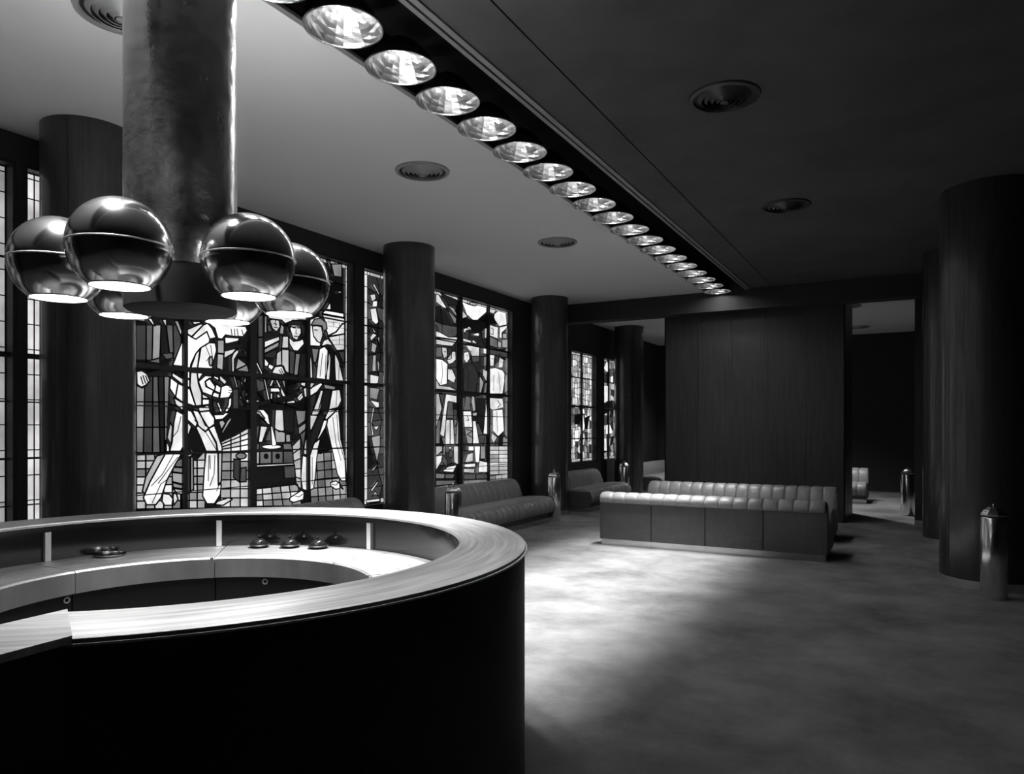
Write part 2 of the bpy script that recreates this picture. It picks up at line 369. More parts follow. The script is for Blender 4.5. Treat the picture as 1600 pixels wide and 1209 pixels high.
# ------------------------------------------------------------------ sofas
def cushion(prof, wid, name):
    n = len(prof); cy = sum(p[0] for p in prof)/n; cz = sum(p[1] for p in prof)/n
    xs = [(-.5, .86), (-.47, .93), (-.38, .975), (-.2, .995), (0, 1), (.2, .995), (.38, .975), (.47, .93), (.5, .86)]
    v = []; f = []
    for u, s in xs:
        for y, z in prof: v.append((u*wid, cy+(y-cy)*s, cz+(z-cz)*s))
    for i in range(len(xs)-1):
        for j in range(n): f.append((i*n+j, i*n+(j+1) % n, (i+1)*n+(j+1) % n, (i+1)*n+j))
    f.append(tuple(range(n))); f.append(tuple(range((len(xs)-1)*n, len(xs)*n)))
    return MB().add(v, f).mesh(name, 'leather', 60)
def smoothloop(p, it=2):
    for _ in range(it):
        q = []
        for i in range(len(p)):
            a, b = p[i], p[(i+1) % len(p)]
            q += [(a[0]*.75+b[0]*.25, a[1]*.75+b[1]*.25), (a[0]*.25+b[0]*.75, a[1]*.25+b[1]*.75)]
        p = q
    return p
ML, CH = .70, 4
BACK = smoothloop([(-.045, .585), (-.06, .645), (-.01, .705), (.10, .72), (.20, .66), (.27, .50), (.29, .34), (.20, .32), (.05, .45), (.03, .56)], 2)
SEAT = smoothloop([(.22, .30), (.24, .40), (.42, .435), (.70, .445), (.86, .42), (.93, .33), (.91, .22), (.84, .15), (.60, .20)], 2)
cw = ML/CH
ME_BACK = cushion(BACK, cw*1.03, 'back_cushion'); ME_SEAT = cushion(SEAT, cw*1.03, 'seat_cushion')
ME_PANEL = MB().box(-ML/2+.006, ML/2-.006, 0, .03, .085, .60).mesh('back_panel', 'panel')
ME_PLINTH = MB().box(-ML/2+.001, ML/2-.001, .02, .80, 0, .085).mesh('plinth', 'plinth_dark')
def sofa(x, y, rz, n, label, group='channel tufted leather sofas'):
    t = empty('sofa', (x, y, 0), rz); tag(t, label, 'sofa', group)
    Lh = n*ML/2
    for i in range(n):
        xm = -Lh+(i+.5)*ML
        put('back_panel', ME_PANEL, t, (xm, 0, 0)); put('plinth', ME_PLINTH, t, (xm, 0, 0))
        for k in range(CH):
            xc = xm-ML/2+(k+.5)*cw
            put('back_cushion', ME_BACK, t, (xc, 0, 0)); put('seat_cushion', ME_SEAT, t, (xc, 0, 0))
    MB().box(-Lh+.02, Lh-.02, .03, .82, .085, .32).build('body', 'panel', t)
    for s in (-1, 1):
        e = [(.0, .085), (.84, .085), (.9, .25), (.86, .38), (.30, .40), (.2, .63), (.08, .68), (0, .62)]
        MB().prism(e, s*Lh-.012, s*Lh+.012).build('end_panel', 'panel', t)
    return t
# local +y is the front; back outer face at y=0
xl, _ = floor_pt(940, 850); xr_, yfs = floor_pt(1290, 880)
sofa((xl+xr_)/2, 9.2, 0, 4, 'long leather sofa in mid hall showing its flat panelled back')
sofa(-2.37, 11.68, PI, 4, 'leather sofa before the panelled block facing the turned sofa')
def wall_sofa(y0, n, label): return sofa(-6.12, y0+n*ML/2, -PI/2, n, label)
wall_sofa(4.18, 4, 'leather sofa behind the bar under the foundry window')
wall_sofa(8.20, 4, 'leather sofa under the window with a crowd of figures')
wall_sofa(12.62, 3, 'leather sofa by the window wall just past the cross beam')
wall_sofa(16.95, 4, 'leather sofa by the last window in the rear hall')
sofa(-2.25, 17.75, PI, 4, 'leather sofa in the rear hall peeping out behind the panelled block')

# ------------------------------------------------------------------ ash bins
def ash_bin():
    t = empty('ash_bin')
    MB().lathe([(0, .004), (.118, .004), (.124, .012), (.122, .74), (.118, .745), (0, .745)], 40).build('body', 'bin', t, 40)
    MB().lathe([(0, .744), (.108, .744), (.108, .758), (0, .758)], 40).build('collar', 'black', t, 40)
    cap = MB().lathe([(.120, .757), (.124, .765), (.120, .775), (.095, .808), (.055, .832), (.018, .840), (0, .841)], 8).build('cap', 'bin', t)
    for k in range(4):
        a = k*PI/2+PI/8
        q = []
        for (rr, da) in ((.106, -.30), (.106, .30), (.062, .20), (.062, -.20)):
            z = .775+(.120-rr)/(.120-.095)*(.808-.775) if rr > .095 else .808+(.095-rr)/(.095-.055)*(.832-.808)
            k8 = math.cos(PI/8)/math.cos(da)
            q.append((rr*k8*math.cos(a+da), rr*k8*math.sin(a+da), z+.003))
        MB().add(q, [(0, 1, 2, 3)]).build('opening', 'black', cap)
    MB().lathe([(0, .846), (.012, .846), (.016, .856), (.010, .866), (0, .867)], 12).build('knob', 'bin', cap, 40)
    return t
bins = [((-5.14, 7.80), 'steel ash bin before the column between the largest windows'), ((-5.33, 11.2), 'steel ash bin at the far end of the crowd window sofa'),
        ((-5.5, 15.1), 'steel ash bin in the rear hall by the last two windows'), (floor_pt(1553, 934), 'bright steel ash bin at the foot of the wide column'),
        (floor_pt(1418, 805), 'steel ash bin standing near the pier past the beam')]
b0 = ash_bin()
for i, ((x, y), lab) in enumerate(bins):
    o = b0 if i == 0 else copy_tree(b0)
    o.location = (x, y, 0); o.scale = (.88, .88, 1); o.rotation_euler.z = .3+i*.5; tag(o, lab, 'ash bin', 'steel ash bins')

# ------------------------------------------------------------------ lights added to brighten the rear hall, unseen behind the core
for i, (x, y) in enumerate(((-2.4, 16.6), (-1.65, 15.8), (-4.9, 17.8))):
    t = empty('fill_light', (x, y, CEIL)); tag(t, 'unseen added downlight in the rear hall ceiling', 'fill_light', 'added rear hall lights')
    MB().lathe([(.09, -.004), (.085, -.012), (.07, -.012), (.07, -.001)], 32).build('rim', 'trim', t, 40)
    MB().lathe([(0, -.003), (.07, -.003)], 24).build('lens', 'diffuser', t)
    spot(t, (0, 0, -.03), REAR_W, 120, .8, .07)
# ------------------------------------------------------------------ stained glass windows
TILE = {'A': (210, 490, 7.556), 'B': (370, 480, 7.556), 'C': (210, 640, 7.556), 'D': (370, 640, 7.556), 'E': (675, 445, 7.115), 'F': (675, 600, 7.115),
        'G': (885, 535, 6.2), 'H': (560, 410, 6.36), 'I': (560, 600, 6.04), 'J': (500, 390, 10.98), 'P': (0, 0, 1)}
LW = .0075                                   # half width of a lead line
class Window:
    def __init__(s, name, rect, label, bars, mull, thick):
        s.y0, s.y1, s.z0, s.z1 = rect; s.lead = MB(); s.n = 0
        fr = MB(); g = .025
        fr.box(-6.6, -6.43, s.y0, s.y0+g, s.z0, s.z1).box(-6.6, -6.43, s.y1-g, s.y1, s.z0, s.z1).box(-6.6, -6.43, s.y0+g, s.y1-g, s.z0, s.z0+g).box(-6.6, -6.43, s.y0+g, s.y1-g, s.z1-g, s.z1)
        s.root = struct(fr.build(name, 'frame'), label, 'stained glass window')
        for i, y in enumerate(mull):
            h = .045 if i == thick else .022
            MB().box(-6.56, -6.49, y-h, y+h, s.z0+g, s.z1-g).build('mullion', 'frame', s.root)
        for z, h in bars: MB().box(-6.505, -6.488, s.y0+g, s.y1-g, z-h, z+h).build('glazing_bar', 'frame', s.root)
        MB().box(-6.62, -6.6, s.y0, s.y1, s.z0, s.z1).build('back_sheet', 'black', s.root)
    def poly(s, pts, tone, layer=1, line=1.0, own=True):
        """one pane with its lead edge; pts are (y,z) on the wall"""
        e = .03
        pts = [(min(max(y, s.y0+e), s.y1-e), min(max(z, s.z0+e), s.z1-e)) for y, z in pts]
        ar = sum(pts[i][0]*pts[(i+1) % len(pts)][1]-pts[(i+1) % len(pts)][0]*pts[i][1] for i in range(len(pts)))
        if abs(ar) < 2e-4: return
        if ar < 0: pts = pts[::-1]
        x = -6.55+.007*layer
        n = len(pts); me = MB().prism(pts, x-.004, x).mesh('pane', 'glass')
        o = put('pane', me, s.root); t = (tone**2.2)*random.uniform(.9, 1.08); o.color = (t, t, t, 1); s.n += 1
        if line: s.stroke(pts+[pts[0]], LW*line, x)
    def stroke(s, pts, hw, x, t=.005):
        for (a, b) in zip(pts[:-1], pts[1:]):
            d = Vector((b[0]-a[0], b[1]-a[1]))
            if d.length < 1e-4: continue
            d.normalize(); nn = Vector((-d.y, d.x))*hw; e = d*hw*.6
            q = [(a[0]-e.x+nn.x, a[1]-e.y+nn.y), (b[0]+e.x+nn.x, b[1]+e.y+nn.y), (b[0]+e.x-nn.x, b[1]+e.y-nn.y), (a[0]-e.x-nn.x, a[1]-e.y-nn.y)]
            s.lead.prism(q, x, x+t)
    def tr(s, tile, pts):
        ox, oy, k = TILE[tile]; return [glass_pt(ox+x/k, oy+y/k) for x, y in pts]
    def P(s, tile, tone, pts, layer=3, line=1.0): s.poly(s.tr(tile, pts), tone, layer, line)
    def S(s, tile, pts, hw=.55, layer=4): s.stroke(s.tr(tile, pts), LW*hw, -6.55+.007*layer+.001)
    def ell(s, tile, tone, cx, cy, rx, ry, layer=4, n=14): s.P(tile, tone, [(cx+rx*math.cos(2*PI*i/n), cy+ry*math.sin(2*PI*i/n)) for i in range(n)], layer)
    def quad(s, tile, c, nx, ny, lo, hi, layer=2, line=1.0):
        q = s.tr(tile, c)
        def at(u, v):
            return tuple((q[0][k]*(1-u)+q[1][k]*u)*(1-v)+(q[3][k]*(1-u)+q[2][k]*u)*v for k in (0, 1))
        for i in range(nx):
            for j in range(ny):
                s.poly([at(i/nx, j/ny), at((i+1)/nx, j/ny), at((i+1)/nx, (j+1)/ny), at(i/nx, (j+1)/ny)], random.uniform(lo, hi), layer, line)
    def fan(s, tile, top, y0, bot, y1, tones, rows, layer=2):
        for i, t in enumerate(tones):
            for r in range(rows):
                u, v = r/rows, (r+1)/rows; L = lambda a, b, k: a+(b-a)*k
                s.P(tile, max(t*random.uniform(.75, 1.2), .03), [(L(top[i], bot[i], u), L(y0, y1, u)), (L(top[i+1], bot[i+1], u), L(y0, y1, u)), (L(top[i+1], bot[i+1], v), L(y0, y1, v)), (L(top[i], bot[i], v), L(y0, y1, v))], layer, .8)
    def border(s, wl, wr, tone=.82, step=.21, cols=2):
        for (a, b) in ((s.y0+.03, s.y0+.03+wl), (s.y1-.03-wr, s.y1-.03)):
            if b-a < .01: continue
            k = int((s.z1-s.z0)/step); c = cols if b-a > .07 else 1
            for j in range(k):
                for i in range(c):
                    z = s.z0+.03+(s.z1-s.z0-.06)*j/k; z2 = s.z0+.03+(s.z1-s.z0-.06)*(j+1)/k
                    s.poly([(a+(b-a)*i/c, z), (a+(b-a)*(i+1)/c, z), (a+(b-a)*(i+1)/c, z2), (a+(b-a)*i/c, z2)], tone*random.uniform(.93, 1.04), 2, .6)
        k = int((s.y1-s.y0)/.22)
        for (z, z2) in ((s.z1-.075, s.z1-.03), (s.z0+.03, s.z0+.09)):
            for j in range(k):
                a = s.y0+.03+(s.y1-s.y0-.06)*j/k; b = s.y0+.03+(s.y1-s.y0-.06)*(j+1)/k
                s.poly([(a, z), (b, z), (b, z2), (a, z2)], tone*.85, 2, .6)
    def field(s, ny, nz, lo, hi, layer=0, ya=None, yb=None, za=None, zb=None):
        ya = s.y0+.03 if ya is None else ya; yb = s.y1-.03 if yb is None else yb; za = s.z0+.03 if za is None else za; zb = s.z1-.03 if zb is None else zb
        g = {}
        for i in range(ny+1):
            for j in range(nz+1):
                jy = 0 if i in (0, ny) else random.uniform(-.25, .25); jz = 0 if j in (0, nz) else random.uniform(-.3, .3)
                g[i, j] = (ya+(yb-ya)*(i+jy)/ny, za+(zb-za)*(j+jz)/nz)
        for i in range(ny):
            for j in range(nz): s.poly([g[i, j], g[i+1, j], g[i+1, j+1], g[i, j+1]], random.uniform(lo, hi)**1.0, layer, .7)
    def done(s): s.lead.build('lead_came', 'lead', s.root)
BARS = [(2.165, .022), (1.31, .009), (1.78, .006), (.92, .005), (2.96, .009)]
def mulls(y0): return [y0+d for d in (.66, 1.50, 2.38, 3.24)]
# window far left: only its end strip of clear quarries is lit
W = Window('window_1', WIN[0], 'tall window at the bar with a clear quarry border', BARS, mulls(WIN[0][0]), 2)
W.field(8, 7, .05, .5); W.border(.1, .12, .62); W.done()
# ---- foundry window
W = Window('window_2', WIN[1], 'stained glass window with foundry workers pouring molten metal', BARS, [4.07, 4.92, 5.79, 6.65], 2)
W.field(8, 10, .03, .09); W.field(4, 4, .25, .7, 1, 3.55, 4.5, 2.6, 3.65)
W.border(.20, .03, .80)
P, S = W.P, W.S
W.quad('C', [(50, 510), (860, 500), (860, 1165), (50, 1175)], 8, 7, .45, .85)
W.quad('C', [(1050, 380), (1385, 200), (1385, 480), (1050, 500)], 3, 4, .7, .92)
W.quad('C', [(1050, 510), (1385, 500), (1385, 1150), (1040, 1150)], 3, 6, .5, .85)
W.quad('D', [(215, 940), (740, 880), (790, 1130), (215, 1145)], 5, 3, .45, .9)
W.quad('D', [(870, 530), (1300, 480), (1330, 1100), (900, 1130)], 5, 6, .35, .68)
W.quad('D', [(680, 430), (775, 330), (785, 940), (715, 880)], 1, 5, .65, .85)
W.fan('A', [50, 150, 245, 305, 375, 440], 740, [50, 130, 240, 330, 385, 400], 1640, [.5, .2, .3, .12, .5], 3)
W.fan('A', [45, 165, 245, 340, 400, 480, 590], 130, [45, 165, 235, 325, 450, 490, 560], 545, [.25, .28, .65, .1, .42, .2], 1)
for tl, tn, pts in [
 ('A', .4, [(165, 560), (320, 520), (325, 590)]), ('A', .3, [(340, 470), (470, 460), (480, 520), (400, 540)]), ('A', .85, [(170, 50), (225, 50), (265, 140), (235, 130)]),
 ('A', .85, [(345, 65), (400, 65), (400, 175)]), ('A', .6, [(490, 75), (540, 85), (585, 210), (570, 270)]),
 ('A', .85, [(45, 680), (110, 670), (170, 710), (205, 790), (160, 840), (100, 870), (50, 830)]),
 # ladle, hoops, frame
 ('C', .03, [(960, 120), (1160, 20), (1360, 0), (1500, 20), (1560, 100), (1400, 195), (1200, 310), (1060, 365), (1030, 280)]),
 ('A', .82, [(1080, 440), (1230, 405), (1180, 470), (1075, 530)]), ('A', .82, [(1240, 415), (1255, 450), (1200, 540), (1200, 690), (1170, 690), (1165, 520), (1190, 460)]),
 ('A', .55, [(1240, 520), (1350, 600), (1210, 665)]), ('A', .48, [(1350, 600), (1375, 690), (1210, 670)]), ('A', .75, [(1185, 735), (1205, 735), (1245, 870), (1225, 880)]),
 ('A', .22, [(1180, 890), (1250, 885), (1250, 1130), (1180, 1120)]), ('A', .75, [(1265, 950), (1345, 1090), (1325, 1100), (1262, 985)]), ('A', .7, [(1345, 900), (1365, 950), (1340, 1010), (1325, 960)]),
 ('B', .85, [(210, 590), (235, 590), (335, 790), (310, 795)]), ('B', .85, [(335, 840), (355, 845), (410, 1090), (385, 1095)]), ('B', .42, [(215, 660), (290, 790), (215, 785)]),
 ('B', .25, [(230, 830), (340, 880), (350, 970), (270, 1000)]), ('B', .8, [(430, 850), (460, 860), (430, 935), (400, 930)]), ('B', .85, [(415, 950), (535, 950), (535, 1000), (415, 1000)]),
 ('B', .8, [(415, 1010), (440, 1010), (440, 1085), (415, 1085)]), ('B', .8, [(475, 855), (500, 855), (600, 1050), (560, 1055)]), ('B', .6, [(550, 860), (585, 860), (600, 1010)]),
 ('B', .7, [(495, 1010), (550, 1060), (495, 1070)]), ('B', .85, [(215, 1085), (320, 1105), (215, 1130)]), ('B', .7, [(145, 1085), (185, 1090), (165, 1150), (120, 1100)]),
 ('B', .8, [(75, 480), (95, 490), (95, 535), (80, 520)]), ('B', .8, [(140, 510), (185, 550), (180, 575), (150, 550)]), ('B', .8, [(60, 1020), (75, 1040), (135, 1170), (115, 1165)]),
 ('B', .75, [(60, 840), (90, 890), (85, 970), (70, 900)]), ('B', .7, [(115, 820), (130, 830), (125, 880), (95, 900)]), ('B', .7, [(125, 980), (145, 990), (130, 1070), (110, 1060)]),
 # poured metal and mould
 ('D', .93, [(215, 0), (340, 0), (390, 60), (415, 180), (380, 170), (330, 100), (215, 30)]), ('D', .78, [(215, 50), (280, 60), (390, 180), (300, 100)]),
 ('D', .85, [(300, 190), (385, 200), (320, 385), (275, 385)]), ('D', .3, [(230, 190), (290, 190), (260, 385), (240, 300)]), ('D', .3, [(400, 230), (420, 260), (430, 370), (350, 370)]),
 ('D', .76, [(475, 0), (565, 0), (580, 250), (520, 260), (465, 220)]), ('D', .6, [(465, 230), (590, 270), (590, 385), (480, 390)]), ('D', .5, [(595, 290), (650, 290), (655, 380), (600, 385)]),
 ('D', .1, [(570, 0), (700, 0), (690, 270), (590, 250)]),
 ('D', .3, [(215, 400), (290, 400), (285, 470), (215, 480)]), ('D', .35, [(565, 400), (660, 400), (680, 470), (570, 470)]), ('D', .6, [(220, 500), (290, 495), (285, 640), (220, 640)]),
 ('D', .4, [(290, 495), (430, 490), (430, 635), (290, 640)]), ('D', .37, [(435, 490), (565, 490), (565, 635), (435, 635)]), ('D', .3, [(570, 490), (680, 490), (690, 630), (570, 635)]),
 ('D', .03, [(190, 690), (700, 660), (720, 870), (215, 930), (190, 900)]), ('D', .87, [(215, 655), (690, 630), (695, 652), (215, 680)]), ('D', .5, [(575, 665), (700, 655), (710, 800), (585, 815)]),
 # buckets
 ('C', .2, [(1195, 580), (1270, 590), (1260, 855), (1190, 800)]), ('C', .3, [(1275, 690), (1340, 680), (1340, 850), (1265, 855)]),
 ('C', .35, [(520, 600), (590, 570), (590, 680), (490, 670)]), ('C', .5, [(480, 680), (590, 685), (590, 750), (470, 735)]), ('C', .6, [(465, 740), (590, 755), (590, 880), (470, 850)]), ('C', .5, [(470, 860), (590, 890), (590, 935), (480, 920)]),
 ('C', .7, [(480, 930), (590, 945), (590, 1000), (520, 990)]), ('C', .2, [(640, 580), (680, 560), (680, 970), (640, 1000)]), ('C', .5, [(682, 560), (715, 560), (720, 940), (682, 965)]),
 # standing men at the back
 ('B', .5, [(345, 100), (375, 100), (375, 300), (345, 300)]), ('B', .28, [(270, 100), (330, 90), (330, 350), (270, 350)]), ('B', .24, [(270, 355), (330, 355), (330, 790), (270, 640)]),
 ('B', .78, [(405, 150), (440, 140), (520, 150), (530, 230), (490, 290), (440, 250)]), ('B', .55, [(540, 190), (580, 230), (570, 320), (520, 310)]), ('B', .3, [(380, 200), (410, 200), (440, 280), (385, 290)]),
 ('B', .92, [(380, 90), (860, 80), (860, 150), (760, 145), (640, 170), (590, 190), (550, 150), (400, 130)]),
 ('B', .14, [(620, 190), (680, 150), (780, 160), (830, 250), (800, 370), (770, 230), (650, 230), (640, 290)]), ('B', .82, [(645, 250), (660, 205), (770, 210), (780, 300), (730, 390), (680, 360)]),
 ('B', .85, [(345, 400), (520, 340), (525, 390), (345, 480)]), ('B', .55, [(345, 490), (520, 400), (515, 460), (345, 545)]), ('B', .15, [(345, 550), (500, 490), (480, 600), (350, 590)]),
 ('B', .8, [(345, 590), (400, 660), (385, 700), (345, 690)]), ('B', .85, [(400, 665), (465, 695), (430, 745), (385, 710)]), ('B', .82, [(470, 700), (570, 690), (600, 770), (560, 800), (430, 775)]),
 ('B', .76, [(560, 340), (630, 340), (630, 480), (550, 480)]), ('B', .72, [(550, 495), (635, 500), (635, 780), (600, 760), (550, 690)]), ('B', .7, [(490, 540), (545, 500), (550, 680), (480, 690)]),
 ('B', .9, [(635, 350), (690, 400), (760, 390), (800, 370), (815, 430), (740, 515), (690, 510), (640, 430)]), ('B', .25, [(640, 500), (710, 530), (690, 790), (640, 780)]),
 ('B', .46, [(715, 540), (770, 550), (740, 800), (690, 800)]), ('B', .1, [(775, 540), (850, 560), (840, 830), (740, 810)]),
 # brick wall behind the right man
 ('B', .87, [(865, 150), (990, 100), (1060, 250), (1000, 460), (870, 450)]), ('B', .92, [(1050, 30), (1280, 70), (1285, 125), (1030, 80)]), ('B', .87, [(1030, 85), (1290, 130), (1290, 310), (1100, 340), (1070, 250), (1060, 160)]),
 ('B', .82, [(1100, 350), (1290, 315), (1290, 500), (1200, 510)]), ('B', .22, [(1220, 520), (1290, 520), (1290, 680), (1250, 600)]), ('J', .9, [(60, 1090), (130, 1025), (435, 1080), (435, 1160)]), ('J', .85, [(130, 1020), (205, 890), (215, 1030)]),
 ('J', .5, [(220, 240), (400, 230), (400, 470), (270, 450)]), ('J', .3, [(130, 170), (200, 190), (230, 400), (180, 300)]), ('J', .6, [(330, 710), (400, 705), (390, 745), (335, 745)]), ('J', .7, [(0, 460), (120, 480), (260, 545), (260, 570), (120, 510), (0, 490)])]:
    P(tl, tn, pts, 3)
for tl, tn, pts in [
 # right hand worker
 ('B', .46, [(890, 210), (930, 140), (1000, 125), (1070, 180), (1080, 250), (1040, 290), (1020, 220), (960, 210)]), ('B', .78, [(905, 220), (960, 215), (1015, 230), (1030, 330), (1000, 420), (960, 400), (920, 340)]),
 ('B', .85, [(1010, 460), (1040, 390), (1090, 370), (1150, 450), (1080, 440)]), ('B', .9, [(990, 490), (1050, 460), (1100, 520), (1100, 620), (1060, 850), (950, 840), (970, 640)]),
 ('B', .06, [(1100, 470), (1160, 500), (1180, 860), (1110, 860), (1130, 650)]), ('B', .86, [(1090, 500), (1125, 560), (1110, 860), (1070, 855)]), ('B', .86, [(1170, 530), (1220, 640), (1275, 870), (1170, 865)]),
 ('B', .86, [(875, 490), (900, 640), (910, 835), (880, 835)]), ('B', .46, [(895, 480), (985, 490), (950, 650), (920, 650)]),
 ('B', .9, [(875, 960), (1000, 890), (1030, 905), (960, 1000), (880, 1050)]), ('B', .72, [(880, 890), (940, 890), (900, 950), (878, 965)]), ('B', .85, [(770, 885), (830, 885), (820, 940), (770, 920)]),
 ('B', .85, [(730, 970), (780, 930), (785, 960)]), ('B', .85, [(800, 960), (835, 940), (840, 1060), (815, 1060)]), ('B', .85, [(720, 1070), (780, 1000), (805, 1070), (760, 1115)]), ('B', .85, [(600, 1115), (690, 1095), (710, 1130), (610, 1135)]),
 ('B', .5, [(1040, 905), (1180, 935), (1170, 975), (1050, 960)]), ('B', .9, [(1140, 980), (1230, 970), (1250, 1100), (1210, 1180), (1100, 1209)]), ('B', .1, [(1040, 970), (1130, 985), (1090, 1209), (980, 1209)]),
 ('B', .8, [(1005, 975), (1040, 985), (1000, 1209), (920, 1209)]), ('B', .16, [(880, 1060), (960, 1010), (930, 1160), (880, 1200)]),
 ('D', .03, [(1060, 220), (1130, 460), (1000, 520), (970, 470), (1000, 350)]),
 ('D', .92, [(1090, 100), (1200, 0), (1215, 0), (1240, 350), (1290, 550), (1300, 840), (1250, 840), (1200, 760), (1150, 520), (1075, 180)]), ('D', .9, [(1100, 0), (1190, 10), (1090, 110), (1050, 110)]),
 ('D', .9, [(1040, 120), (1085, 125), (1060, 210), (990, 330), (950, 380)]), ('D', .92, [(930, 390), (1000, 340), (960, 560), (940, 800), (920, 930), (880, 950), (870, 560)]), ('D', .8, [(880, 60), (970, 70), (890, 250), (875, 220)]),
 ('D', .76, [(910, 0), (1000, 0), (970, 60), (895, 65)]), ('D', .12, [(980, 70), (1060, 60), (990, 280), (900, 450), (880, 430), (890, 290)]), ('D', .92, [(790, 540), (850, 560), (850, 960), (790, 940), (770, 800)]),
 ('D', .8, [(845, 250), (850, 540), (800, 520), (815, 400)]), ('D', .3, [(760, 290), (830, 240), (800, 460)]), ('D', .46, [(705, 0), (830, 0), (820, 130), (735, 190)]), ('D', .5, [(740, 210), (830, 150), (825, 230), (745, 300)]),
 ('D', .88, [(640, 1040), (780, 950), (810, 980), (800, 1060), (690, 1095), (640, 1080)]), ('D', .86, [(1120, 860), (1180, 840), (1230, 870), (1230, 930), (1180, 940), (1120, 900)]), ('D', .5, [(1220, 850), (1270, 940), (1240, 920)]),
 # main worker
 ('C', .03, [(690, 210), (740, 230), (850, 480), (740, 600), (650, 460), (640, 350)]),
 ('A', .9, [(690, 90), (790, 90), (800, 110), (720, 130)]), ('A', .94, [(640, 185), (800, 115), (830, 130), (690, 270), (640, 235)]), ('A', .95, [(830, 130), (880, 110), (930, 170), (980, 280), (905, 300), (870, 210), (740, 300), (690, 275)]),
 ('A', .96, [(640, 240), (690, 275), (740, 300), (870, 210), (905, 300), (900, 340), (800, 400), (740, 470), (680, 600), (675, 640), (630, 635)]), ('A', .86, [(740, 470), (790, 410), (760, 640), (680, 640)]),
 ('A', .95, [(800, 400), (900, 340), (970, 345), (985, 430), (945, 590), (935, 650), (760, 640)]),
 ('A', .96, [(880, 105), (1330, 150), (1350, 200), (1300, 270), (1180, 265), (1090, 250), (1050, 300), (1000, 290), (965, 170)]), ('A', .9, [(1190, 100), (1240, 30), (1290, 40), (1270, 110)]),
 ('A', .92, [(1080, 275), (1255, 285), (1240, 330), (1085, 355)]), ('A', .6, [(995, 310), (1075, 310), (1075, 470), (995, 465)]), ('A', .72, [(995, 470), (1070, 478), (1060, 670), (985, 640)]),
 ('A', .94, [(470, 600), (585, 300), (585, 620), (470, 610)]), ('A', .82, [(460, 690), (590, 770), (590, 840), (460, 740)]), ('A', .92, [(440, 750), (530, 820), (500, 990), (430, 880)]), ('A', .94, [(530, 820), (590, 850), (590, 1050), (500, 985)]),
 ('A', .86, [(480, 990), (600, 1060), (590, 1150), (500, 1070)]), ('A', .9, [(635, 770), (670, 780), (670, 870), (635, 860)]), ('A', .9, [(635, 680), (670, 680), (670, 770), (635, 760)]),
 ('A', .94, [(635, 880), (670, 885), (740, 1095), (635, 1060)]), ('A', .78, [(680, 690), (755, 695), (770, 820), (810, 940), (810, 1080), (740, 1090), (690, 930), (670, 850)]), ('A', .92, [(755, 695), (830, 700), (770, 790)]),
 ('A', .96, [(770, 800), (850, 730), (950, 740), (850, 800), (860, 860), (960, 910), (930, 970), (820, 930)]), ('A', .93, [(850, 800), (900, 760), (970, 860), (960, 910), (870, 860)]), ('A', .92, [(980, 830), (1040, 870), (1030, 940), (960, 910)]),
 ('A', .92, [(945, 920), (1020, 945), (1010, 1000), (930, 975)]), ('A', .96, [(1040, 860), (1100, 840), (1160, 860), (1175, 920), (1130, 990), (1020, 1000)]), ('A', .9, [(950, 730), (1010, 750), (1010, 790), (950, 760)]),
 ('A', .76, [(1020, 720), (1110, 800), (1080, 840), (1020, 780)]), ('A', .92, [(810, 940), (880, 980), (890, 1000), (820, 1000)]), ('A', .93, [(815, 1005), (900, 1010), (900, 1070), (815, 1080)]), ('A', .92, [(770, 1110), (890, 1080), (910, 1140), (780, 1160)]),
 ('A', .9, [(1130, 1000), (1165, 990), (1160, 1080), (1110, 1170), (1080, 1150), (1120, 1080)]), ('A', .87, [(985, 1050), (1010, 1040), (1055, 1150), (1030, 1170)]),
 ('C', .9, [(950, 60), (1060, 55), (1110, 20), (1135, 40), (1060, 110), (970, 120)]), ('C', .6, [(1010, 140), (1060, 120), (1090, 160), (1040, 240)]), ('C', .6, [(1110, 130), (1160, 80), (1160, 120), (1060, 280), (1040, 270)]),
 ('C', .94, [(510, 10), (600, 60), (600, 420), (560, 490), (430, 490), (460, 380), (480, 150)]), ('C', .72, [(440, 150), (465, 200), (450, 420), (400, 330), (420, 230)]), ('C', .9, [(390, 360), (430, 440), (430, 495), (390, 495)]),
 ('C', .66, [(280, 545), (380, 520), (200, 850), (135, 1000), (110, 960), (150, 790)]), ('C', .95, [(380, 520), (570, 520), (500, 640), (400, 830), (330, 1040), (270, 1120), (160, 1125), (120, 1040), (200, 850)]),
 ('C', .92, [(640, 0), (690, 20), (760, 150), (740, 210), (640, 120)]), ('C', .93, [(700, 0), (770, 20), (890, 220), (850, 260), (770, 190)]), ('C', .95, [(780, 20), (900, 15), (960, 100), (960, 170), (900, 215), (850, 180)]),
 ('C', .87, [(640, 140), (690, 200), (640, 340)]), ('C', .95, [(740, 210), (770, 190), (850, 260), (890, 230), (980, 400), (990, 490), (860, 490), (800, 340)]), ('C', .93, [(890, 220), (960, 185), (1050, 440), (1050, 490), (1000, 490), (980, 380)]),
 ('C', .96, [(860, 510), (1000, 510), (1005, 890), (1040, 880), (1030, 1000), (960, 1110), (870, 1110), (820, 1020), (840, 700)]), ('C', .72, [(1005, 510), (1050, 510), (1040, 850), (1005, 880)]),
 ('C', .88, [(350, 990), (430, 1000), (470, 1050), (460, 1130), (370, 1130), (340, 1080)]), ('C', .8, [(475, 990), (510, 990), (530, 1060), (480, 1130), (470, 1050)]), ('C', .82, [(1000, 1080), (1130, 1040), (1170, 1060), (1060, 1130), (960, 1120)])]:
    P(tl, tn, pts, 4)
W.ell('D', .95, 425, 438, 120, 28); P('D', .96, [(410, 195), (430, 200), (475, 400), (470, 425), (425, 425)], 5, .5)
